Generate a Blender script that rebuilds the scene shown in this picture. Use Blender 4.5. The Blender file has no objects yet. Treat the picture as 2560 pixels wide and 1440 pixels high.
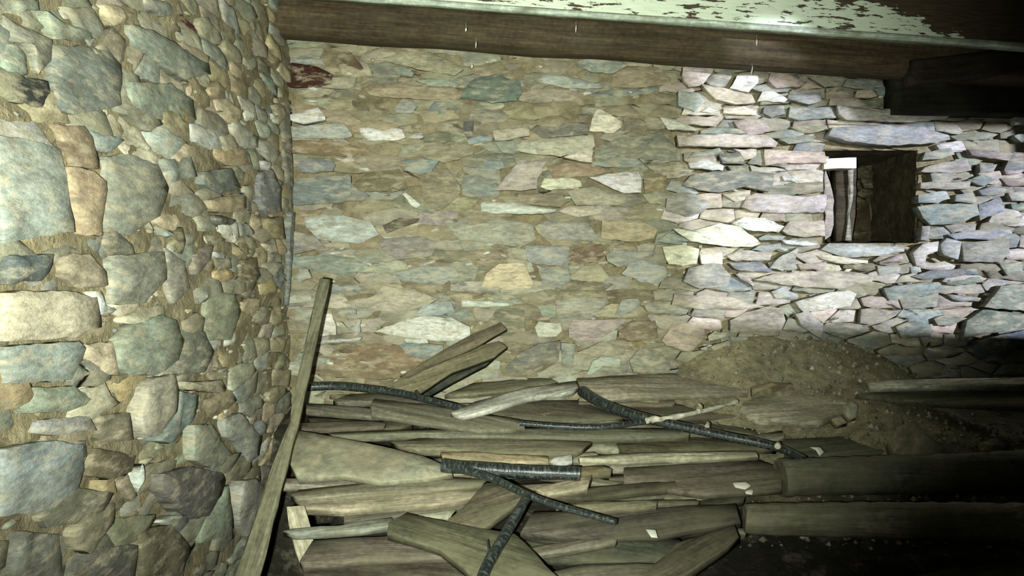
import bpy, bmesh, math, random
from mathutils import Vector, Matrix, noise
R = random.Random(7)
C = bpy.context.scene.collection
F = 1862.0                      # focal length in pixels of the 2560x1440 frame
CAM = Vector((0, 0, 1.3))       # camera height above the floor, metres
YB, XL = 3.2, -0.97             # back wall plane y, left wall plane x
XR, YF = 3.4, -2.2              # right wall plane x, front wall plane y

# ---------------- camera, world, lights, exposure ----------------
cam = bpy.data.cameras.new('camera'); cam.sensor_width = 36; cam.lens = F / 2560 * 36; cam.clip_start = .02
co = bpy.data.objects.new('camera', cam); C.objects.link(co)
co.location = CAM; co.rotation_euler = (math.pi / 2, 0, 0)
bpy.context.scene.camera = co
w = bpy.data.worlds.new('world'); bpy.context.scene.world = w; w.use_nodes = True
w.node_tree.nodes['Background'].inputs[0].default_value = (.55, .75, 1, 1)
w.node_tree.nodes['Background'].inputs[1].default_value = .05
vs = bpy.context.scene.view_settings
vs.view_transform = 'Standard'; vs.look = 'None'; vs.gamma = 1; vs.use_curve_mapping = False; vs.exposure = 0.0

def spot(name, loc, aim, energy, col, size, blend, rad):
    l = bpy.data.lights.new(name, 'SPOT'); l.energy = energy; l.color = col
    l.spot_size = math.radians(size); l.spot_blend = blend; l.shadow_soft_size = rad
    o = bpy.data.objects.new(name, l); C.objects.link(o); o.location = loc
    o.rotation_euler = (Vector(aim) - Vector(loc)).to_track_quat('-Z', 'Y').to_euler()
    return o
# phone torch held beside the lens, aimed a little up and to the left
spot('phone_torch', (-.07, -.02, 1.27), (-.46, 3.2, 1.74), 580, (.94, 1, .89), 88, 1.0, .012)
# daylight that comes in through the hole in the right wall
SUNP = Vector((6.0, -3.0, 2.2))
spot('daylight_from_opening', SUNP, (1.15, 3.2, 1.75), 5000, (.77, .81, 1), 30, .75, .035)

# ---------------- helpers ----------------
def lin(c): return tuple(((v / 255) / 12.92 if v / 255 <= .04045 else ((v / 255 + .055) / 1.055) ** 2.4) for v in c)
PAL = dict(W=(202, 204, 192), C=(200, 194, 170), T=(154, 147, 122), O=(140, 121, 86), G=(136, 143, 130), B=(134, 144, 142),
           D=(84, 86, 82), R=(66, 34, 24), P=(174, 162, 152), H=(132, 130, 116), K=(98, 93, 73), Y=(182, 162, 122), N=(46, 52, 50), M=(122, 115, 90))
def colr(k, j=.07):
    if isinstance(k, str):
        c = [0, 0, 0]
        for ch in k:
            for i in range(3): c[i] += PAL[ch][i] / len(k)
    else: c = k
    f = 1 + R.uniform(-j, j)
    return lin([max(0, min(255, v * f + R.uniform(-4, 4))) for v in c])
def ray(p): return Vector(((p[0] - 1280) / F, 1, -(p[1] - 720) / F))
def on_plane(p, q, n):
    r = ray(p); return CAM + r * ((Vector(q) - CAM).dot(n) / r.dot(n))
def tag(o, label=None, cat=None, group=None, kind=None):
    for k, v in (('label', label), ('category', cat), ('group', group), ('kind', kind)):
        if v: o[k] = v
    return o
def link(name, me, mat, parent=None, M=None):
    o = bpy.data.objects.new(name, me); C.objects.link(o)
    if mat: me.materials.append(mat)
    if M is not None: o.matrix_world = M
    if parent:
        o.parent = parent
        if M is not None: o.matrix_parent_inverse = Matrix.Identity(4); o.matrix_basis = parent.matrix_basis.inverted() @ M
    return o
class MB:
    def __init__(s): s.v = []; s.f = []; s.c = []; s.sm = []
    def add(s, vs_, fs, col, smooth=True):
        b = len(s.v); s.v += [tuple(v) for v in vs_]; s.c += [col] * len(vs_)
        for f in fs: s.f.append(tuple(i + b for i in f)); s.sm.append(smooth)
    def mesh(s, name, uv=None):
        me = bpy.data.meshes.new(name); me.from_pydata(s.v, [], s.f); me.update()
        me.polygons.foreach_set('use_smooth', s.sm)
        a = me.color_attributes.new('Col', 'FLOAT_COLOR', 'POINT')
        flat = []
        for c in s.c: flat += [c[0], c[1], c[2], 1]
        a.data.foreach_set('color', flat)
        return me
def area(p): return .5 * sum(p[i][0] * p[(i + 1) % len(p)][1] - p[(i + 1) % len(p)][0] * p[i][1] for i in range(len(p)))
def inside(p, q):
    r = False; n = len(q); j = n - 1
    for i in range(n):
        if (q[i][1] > p[1]) != (q[j][1] > p[1]) and p[0] < (q[j][0] - q[i][0]) * (p[1] - q[i][1]) / (q[j][1] - q[i][1]) + q[i][0]: r = not r
        j = i
    return r
def refine(p, step, jit):
    out = []
    for i in range(len(p)):
        a, b = Vector(p[i][:2]), Vector(p[(i + 1) % len(p)][:2]); L = (b - a).length; n = max(1, int(L / step))
        for k in range(n):
            q = a.lerp(b, k / n); out.append(Vector((q.x + R.uniform(-jit, jit), q.y + R.uniform(-jit, jit))))
    return out
def slab(mb, poly, top, bot, col, step=.03, jit=.003, bev=.01, tilt=(0, 0), rel=.004, off=(0, 0), smooth=True):
    """stone or board: outline in local xy, front face at z=top with a worn rim, back at z=bot"""
    if area(poly) < 0: poly = poly[::-1]
    P = refine(poly, step, jit); n = len(P)
    cx = sum(p.x for p in P) / n; cy = sum(p.y for p in P) / n; c = Vector((cx, cy)); sd = R.uniform(0, 99)
    xs = [p.x for p in P]; ys = [p.y for p in P]; mw = min(max(xs) - min(xs), max(ys) - min(ys)); bev = min(bev, mw * .25)
    def nz(q, z, a): return z + tilt[0] * (q.x - cx) + tilt[1] * (q.y - cy) + a * noise.noise(Vector((q.x * 14, q.y * 14, sd)))
    def ins(q, d):
        v = c - q; L = v.length; return q + v * min(.6, d / max(L, 1e-6))
    rings = [[(p, bot) for p in P], [(p, nz(p, top - bev * .8, rel * .6)) for p in P]]
    rings.append([(p, z) for p, z in rings[1]])
    q1 = [ins(p, bev) for p in P]; rings.append([(q, nz(q, top, rel)) for q in q1])
    q2 = [q.lerp(c, .45) for q in q1]; rings.append([(q, nz(q, top + rel * .5, rel * 1.6)) for q in q2])
    q3 = [q.lerp(c, .75) for q in q1]; rings.append([(q, nz(q, top + rel * .6, rel * 1.8)) for q in q3])
    V = []; Fc = []
    for r_ in rings: V += [(q.x - off[0], q.y - off[1], z) for q, z in r_]
    V.append((cx - off[0], cy - off[1], nz(c, top + rel * .6, rel)))
    for k in (0, 2, 3, 4):
        for i in range(n):
            j = (i + 1) % n; Fc.append((k * n + i, k * n + j, (k + 1) * n + j, (k + 1) * n + i))
    for i in range(n): Fc.append((5 * n + i, 5 * n + (i + 1) % n, 6 * n))
    Fc.append(tuple(range(n - 1, -1, -1)))
    mb.add(V, Fc, col, smooth)

# ---------------- materials ----------------
def new_mat(name):
    m = bpy.data.materials.new(name); m.use_nodes = True; nt = m.node_tree
    return m, nt, nt.nodes['Principled BSDF']
def nd(nt, t, **kw):
    n = nt.nodes.new(t)
    for k, v in kw.items(): setattr(n, k, v)
    return n
def rock_mat(name, stretch=(1, 2.6, 1), lichen=.35, dust=.30, bump=.5, fixed=None, coord='Object', fine=1.0, lo=.62, hi=1.22, pale=.55):
    m, nt, bs = new_mat(name); L = nt.links.new
    tc = nd(nt, 'ShaderNodeTexCoord'); oi = nd(nt, 'ShaderNodeObjectInfo')
    ad = nd(nt, 'ShaderNodeVectorMath', operation='MULTIPLY_ADD'); L(tc.outputs[coord], ad.inputs[0]); ad.inputs[1].default_value = stretch
    mu = nd(nt, 'ShaderNodeMath', operation='MULTIPLY'); L(oi.outputs['Random'], mu.inputs[0]); mu.inputs[1].default_value = 37
    L(mu.outputs[0], ad.inputs[2])
    def noi(scale, det, rough=.6):
        n = nd(nt, 'ShaderNodeTexNoise'); n.inputs['Scale'].default_value = scale; n.inputs['Detail'].default_value = det
        n.inputs['Roughness'].default_value = rough; L(ad.outputs[0], n.inputs['Vector']); return n
    def ramp(src, a, b, ca, cb):
        r = nd(nt, 'ShaderNodeValToRGB'); e = r.color_ramp.elements; e[0].position = a; e[1].position = b; e[0].color = ca; e[1].color = cb
        L(src, r.inputs[0]); return r
    def mix(bt, fac, a, b):
        x = nd(nt, 'ShaderNodeMix', data_type='RGBA', blend_type=bt)
        if isinstance(fac, float): x.inputs[0].default_value = fac
        else: L(fac, x.inputs[0])
        for s, i in ((a, 6), (b, 7)):
            if isinstance(s, tuple): x.inputs[i].default_value = s
            else: L(s, x.inputs[i])
        return x.outputs[2]
    if fixed: base = fixed
    else: at = nd(nt, 'ShaderNodeAttribute', attribute_name='Col'); base = at.outputs['Color']
    n1 = noi(9, 7); n2 = noi(34, 6, .7); n3 = noi(150 * fine, 3); n4 = noi(5, 4)
    g = lambda v: (v, v, v, 1)
    c = mix('MULTIPLY', 1.0, base, ramp(n1.outputs[0], .32, .68, g(lo), g(hi)).outputs[0])
    c = mix('MULTIPLY', 1.0, c, ramp(n2.outputs[0], .3, .7, g(.60), g(1.38)).outputs[0])
    n5 = noi(16, 5); n6 = noi(12, 8, .75)
    c = mix('MIX', ramp(n5.outputs[0], .50, .64, g(0), g(pale)).outputs[0], c, lin((190, 180, 150)) + (1,))
    c = mix('MIX', ramp(n6.outputs[0], .36, .46, g(.60), g(0)).outputs[0], c, lin((112, 108, 92)) + (1,))
    ge = nd(nt, 'ShaderNodeNewGeometry'); nw = nd(nt, 'ShaderNodeTexNoise'); nw.inputs['Scale'].default_value = 5.5; nw.inputs['Detail'].default_value = 9; nw.inputs['Roughness'].default_value = .7; L(ge.outputs['Position'], nw.inputs['Vector'])
    c = mix('MIX', ramp(nw.outputs[0], .44, .62, g(0), g(dust * 1.7)).outputs[0], c, lin((146, 138, 110)) + (1,))
    d = ramp(n4.outputs[0], .46, .62, g(0), g(dust))
    c = mix('MIX', d.outputs[0], c, lin((148, 139, 108)) + (1,))
    l = ramp(n3.outputs[0], .60, .68, g(0), g(lichen))
    k = ramp(n1.outputs[0], .50, .60, g(0), g(1)); lk = nd(nt, 'ShaderNodeMath', operation='MULTIPLY'); L(l.outputs[0], lk.inputs[0]); L(k.outputs[0], lk.inputs[1])
    c = mix('MIX', lk.outputs[0], c, lin((60, 62, 52)) + (1,))
    L(c, bs.inputs['Base Color']); bs.inputs['Roughness'].default_value = .88
    bs.inputs['Specular IOR Level'].default_value = .25
    b1 = nd(nt, 'ShaderNodeBump'); b1.inputs['Strength'].default_value = bump; b1.inputs['Distance'].default_value = .016; L(n2.outputs[0], b1.inputs['Height'])
    b2 = nd(nt, 'ShaderNodeBump'); b2.inputs['Strength'].default_value = bump * .6; b2.inputs['Distance'].default_value = .003; L(n3.outputs[0], b2.inputs['Height'])
    L(b1.outputs[0], b2.inputs['Normal']); L(b2.outputs[0], bs.inputs['Normal'])
    return m
def wood_mat(name, grain=1.0, dust=.55, spec=.2, dark=.55, worm=.5):
    m, nt, bs = new_mat(name); L = nt.links.new
    tc = nd(nt, 'ShaderNodeTexCoord'); oi = nd(nt, 'ShaderNodeObjectInfo')
    ad = nd(nt, 'ShaderNodeVectorMath', operation='MULTIPLY_ADD'); L(tc.outputs['Object'], ad.inputs[0]); ad.inputs[1].default_value = (1.6, 26, 26)
    mu = nd(nt, 'ShaderNodeMath', operation='MULTIPLY'); L(oi.outputs['Random'], mu.inputs[0]); mu.inputs[1].default_value = 53; L(mu.outputs[0], ad.inputs[2])
    n1 = nd(nt, 'ShaderNodeTexNoise'); n1.inputs['Scale'].default_value = 1.6; n1.inputs['Detail'].default_value = 8; L(ad.outputs[0], n1.inputs['Vector'])
    n2 = nd(nt, 'ShaderNodeTexNoise'); n2.inputs['Scale'].default_value = 6; n2.inputs['Detail'].default_value = 5; L(tc.outputs['Object'], n2.inputs['Vector'])
    at = nd(nt, 'ShaderNodeAttribute', attribute_name='Col')
    n3 = nd(nt, 'ShaderNodeTexNoise'); n3.inputs['Scale'].default_value = 5.5; n3.inputs['Detail'].default_value = 6; n3.inputs['Roughness'].default_value = .7; L(ad.outputs[0], n3.inputs['Vector'])
    n4 = nd(nt, 'ShaderNodeTexNoise'); n4.inputs['Scale'].default_value = 55; n4.inputs['Detail'].default_value = 4; L(tc.outputs['Object'], n4.inputs['Vector'])
    r1 = nd(nt, 'ShaderNodeValToRGB'); e = r1.color_ramp.elements; e[0].position = .3; e[1].position = .68; e[0].color = (dark, dark * .97, dark * .9, 1); e[1].color = (1.25, 1.25, 1.22, 1); L(n1.outputs[0], r1.inputs[0])
    x = nd(nt, 'ShaderNodeMix', data_type='RGBA', blend_type='MULTIPLY'); x.inputs[0].default_value = grain; L(at.outputs['Color'], x.inputs[6]); L(r1.outputs[0], x.inputs[7])
    for src, a_, b_, lo_, hi_ in ((n3, .34, .66, .55, 1.35), (n4, .35, .7, .75, 1.2)):
        rr = nd(nt, 'ShaderNodeValToRGB'); e = rr.color_ramp.elements; e[0].position = a_; e[1].position = b_; e[0].color = (lo_, lo_, lo_, 1); e[1].color = (hi_, hi_, hi_, 1); L(src.outputs[0], rr.inputs[0])
        x2 = nd(nt, 'ShaderNodeMix', data_type='RGBA', blend_type='MULTIPLY'); x2.inputs[0].default_value = grain; L(x.outputs[2], x2.inputs[6]); L(rr.outputs[0], x2.inputs[7]); x = x2
    r2 = nd(nt, 'ShaderNodeValToRGB'); e = r2.color_ramp.elements; e[0].position = .42; e[1].position = .62; e[0].color = (0, 0, 0, 1); e[1].color = (dust,) * 3 + (1,); L(n2.outputs[0], r2.inputs[0])
    y = nd(nt, 'ShaderNodeMix', data_type='RGBA'); L(r2.outputs[0], y.inputs[0]); L(x.outputs[2], y.inputs[6]); y.inputs[7].default_value = lin((112, 110, 86)) + (1,)
    L(y.outputs[2], bs.inputs['Base Color']); bs.inputs['Roughness'].default_value = .8; bs.inputs['Specular IOR Level'].default_value = spec
    b = nd(nt, 'ShaderNodeBump'); b.inputs['Strength'].default_value = .5; b.inputs['Distance'].default_value = .004; L(n3.outputs[0], b.inputs['Height']); L(b.outputs[0], bs.inputs['Normal'])
    return m
M_ST = rock_mat('schist_stone')
M_STR = rock_mat('clean_schist_stone', dust=.10, lichen=.3)
M_PALE = rock_mat('pale_schist_stone', dust=.02, lichen=.45, lo=.74, hi=1.06)
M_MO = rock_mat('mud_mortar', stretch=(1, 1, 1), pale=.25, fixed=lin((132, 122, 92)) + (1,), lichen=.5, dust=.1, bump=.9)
M_DK = rock_mat('shaded_niche_rubble', stretch=(1, 1, 1), pale=.1, fixed=lin((74, 66, 42)) + (1,), lichen=.5, dust=.06, bump=.9)  # darker than the wall mortar: niche shade put into the colour
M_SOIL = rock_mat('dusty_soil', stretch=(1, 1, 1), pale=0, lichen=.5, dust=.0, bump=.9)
M_SLAB = rock_mat('dusty_slab', stretch=(1, 1, 1), dust=.3, lichen=.1, bump=.25, lo=.85, hi=1.1)
M_W = wood_mat('weathered_wood')
M_DKS = rock_mat('shaded_niche_stone', fixed=lin((78, 72, 50)) + (1,), dust=.1)  # niche stones, with the shade of the recess in their base colour
M_BEAM = wood_mat('dark_beam_wood', dust=.10, dark=.5)
def paint_mat():
    m, nt, bs = new_mat('peeling_mint_paint'); L = nt.links.new
    tc = nd(nt, 'ShaderNodeTexCoord'); mp = nd(nt, 'ShaderNodeMapping'); mp.inputs['Scale'].default_value = (9, 42, 10); L(tc.outputs['Object'], mp.inputs[0])
    n = nd(nt, 'ShaderNodeTexNoise'); n.inputs['Scale'].default_value = 1.5; n.inputs['Detail'].default_value = 9; n.inputs['Roughness'].default_value = .62; L(mp.outputs[0], n.inputs['Vector'])
    at = nd(nt, 'ShaderNodeAttribute', attribute_name='Col')      # red channel: how much paint is left
    s = nd(nt, 'ShaderNodeSeparateColor'); L(at.outputs['Color'], s.inputs[0])
    a = nd(nt, 'ShaderNodeMath', operation='ADD'); L(n.outputs[0], a.inputs[0]); L(s.outputs[0], a.inputs[1])
    r = nd(nt, 'ShaderNodeValToRGB'); e = r.color_ramp.elements; e[0].position = .96; e[1].position = .965; L(a.outputs[0], r.inputs[0])
    mp2 = nd(nt, 'ShaderNodeMapping'); mp2.inputs['Scale'].default_value = (3, 50, 20); L(tc.outputs['Object'], mp2.inputs[0])
    n2 = nd(nt, 'ShaderNodeTexNoise'); n2.inputs['Detail'].default_value = 6; L(mp2.outputs[0], n2.inputs['Vector'])
    r2 = nd(nt, 'ShaderNodeValToRGB'); e = r2.color_ramp.elements; e[0].position = .3; e[1].position = .7; e[0].color = lin((44, 38, 26)) + (1,); e[1].color = lin((92, 78, 52)) + (1,); L(n2.outputs[0], r2.inputs[0])
    r3 = nd(nt, 'ShaderNodeValToRGB'); e = r3.color_ramp.elements; e[0].position = .3; e[1].position = .6; e[0].color = lin((196, 214, 184)) + (1,); e[1].color = lin((222, 232, 206)) + (1,); L(n2.outputs[0], r3.inputs[0])
    x = nd(nt, 'ShaderNodeMix', data_type='RGBA'); L(r.outputs[0], x.inputs[0]); L(r2.outputs[0], x.inputs[6]); L(r3.outputs[0], x.inputs[7]); L(x.outputs[2], bs.inputs['Base Color'])
    bs.inputs['Roughness'].default_value = .7
    b = nd(nt, 'ShaderNodeBump'); b.inputs['Strength'].default_value = .8; b.inputs['Distance'].default_value = .003; L(r.outputs[0], b.inputs['Height']); L(b.outputs[0], bs.inputs['Normal'])
    return m
M_PAINT = paint_mat()
def bark_mat():
    m, nt, bs = new_mat('dark_ringed_bark'); L = nt.links.new
    tc = nd(nt, 'ShaderNodeTexCoord'); mp = nd(nt, 'ShaderNodeMapping'); mp.inputs['Scale'].default_value = (110, 5, 5); L(tc.outputs['UV'], mp.inputs[0])
    n = nd(nt, 'ShaderNodeTexNoise'); n.inputs['Scale'].default_value = 1; n.inputs['Detail'].default_value = 4; L(mp.outputs[0], n.inputs['Vector'])
    r = nd(nt, 'ShaderNodeValToRGB'); e = r.color_ramp.elements; e[0].position = .48; e[1].position = .74; e[0].color = lin((30, 36, 35)) + (1,); e[1].color = lin((88, 96, 86)) + (1,); L(n.outputs[0], r.inputs[0])
    at = nd(nt, 'ShaderNodeAttribute', attribute_name='Col')
    x = nd(nt, 'ShaderNodeMix', data_type='RGBA', blend_type='MULTIPLY'); x.inputs[0].default_value = 1; L(at.outputs['Color'], x.inputs[6]); L(r.outputs[0], x.inputs[7])
    L(x.outputs[2], bs.inputs['Base Color']); bs.inputs['Roughness'].default_value = .38
    b = nd(nt, 'ShaderNodeBump'); b.inputs['Strength'].default_value = .7; b.inputs['Distance'].default_value = .003; L(n.outputs[0], b.inputs['Height']); L(b.outputs[0], bs.inputs['Normal'])
    return m
M_BARK = bark_mat()
def plain(name, c, rough=.8):
    m, nt, bs = new_mat(name); L = nt.links.new
    n = nd(nt, 'ShaderNodeTexNoise'); n.inputs['Scale'].default_value = 60; n.inputs['Detail'].default_value = 4
    r = nd(nt, 'ShaderNodeValToRGB'); e = r.color_ramp.elements; q = lin(c)
    e[0].color = tuple(v * .7 for v in q) + (1,); e[1].color = tuple(min(1, v * 1.2) for v in q) + (1,); L(n.outputs[0], r.inputs[0]); L(r.outputs[0], bs.inputs[0]); bs.inputs['Roughness'].default_value = rough
    return m
M_WEB = plain('dusty_web', (226, 226, 206))

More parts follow.
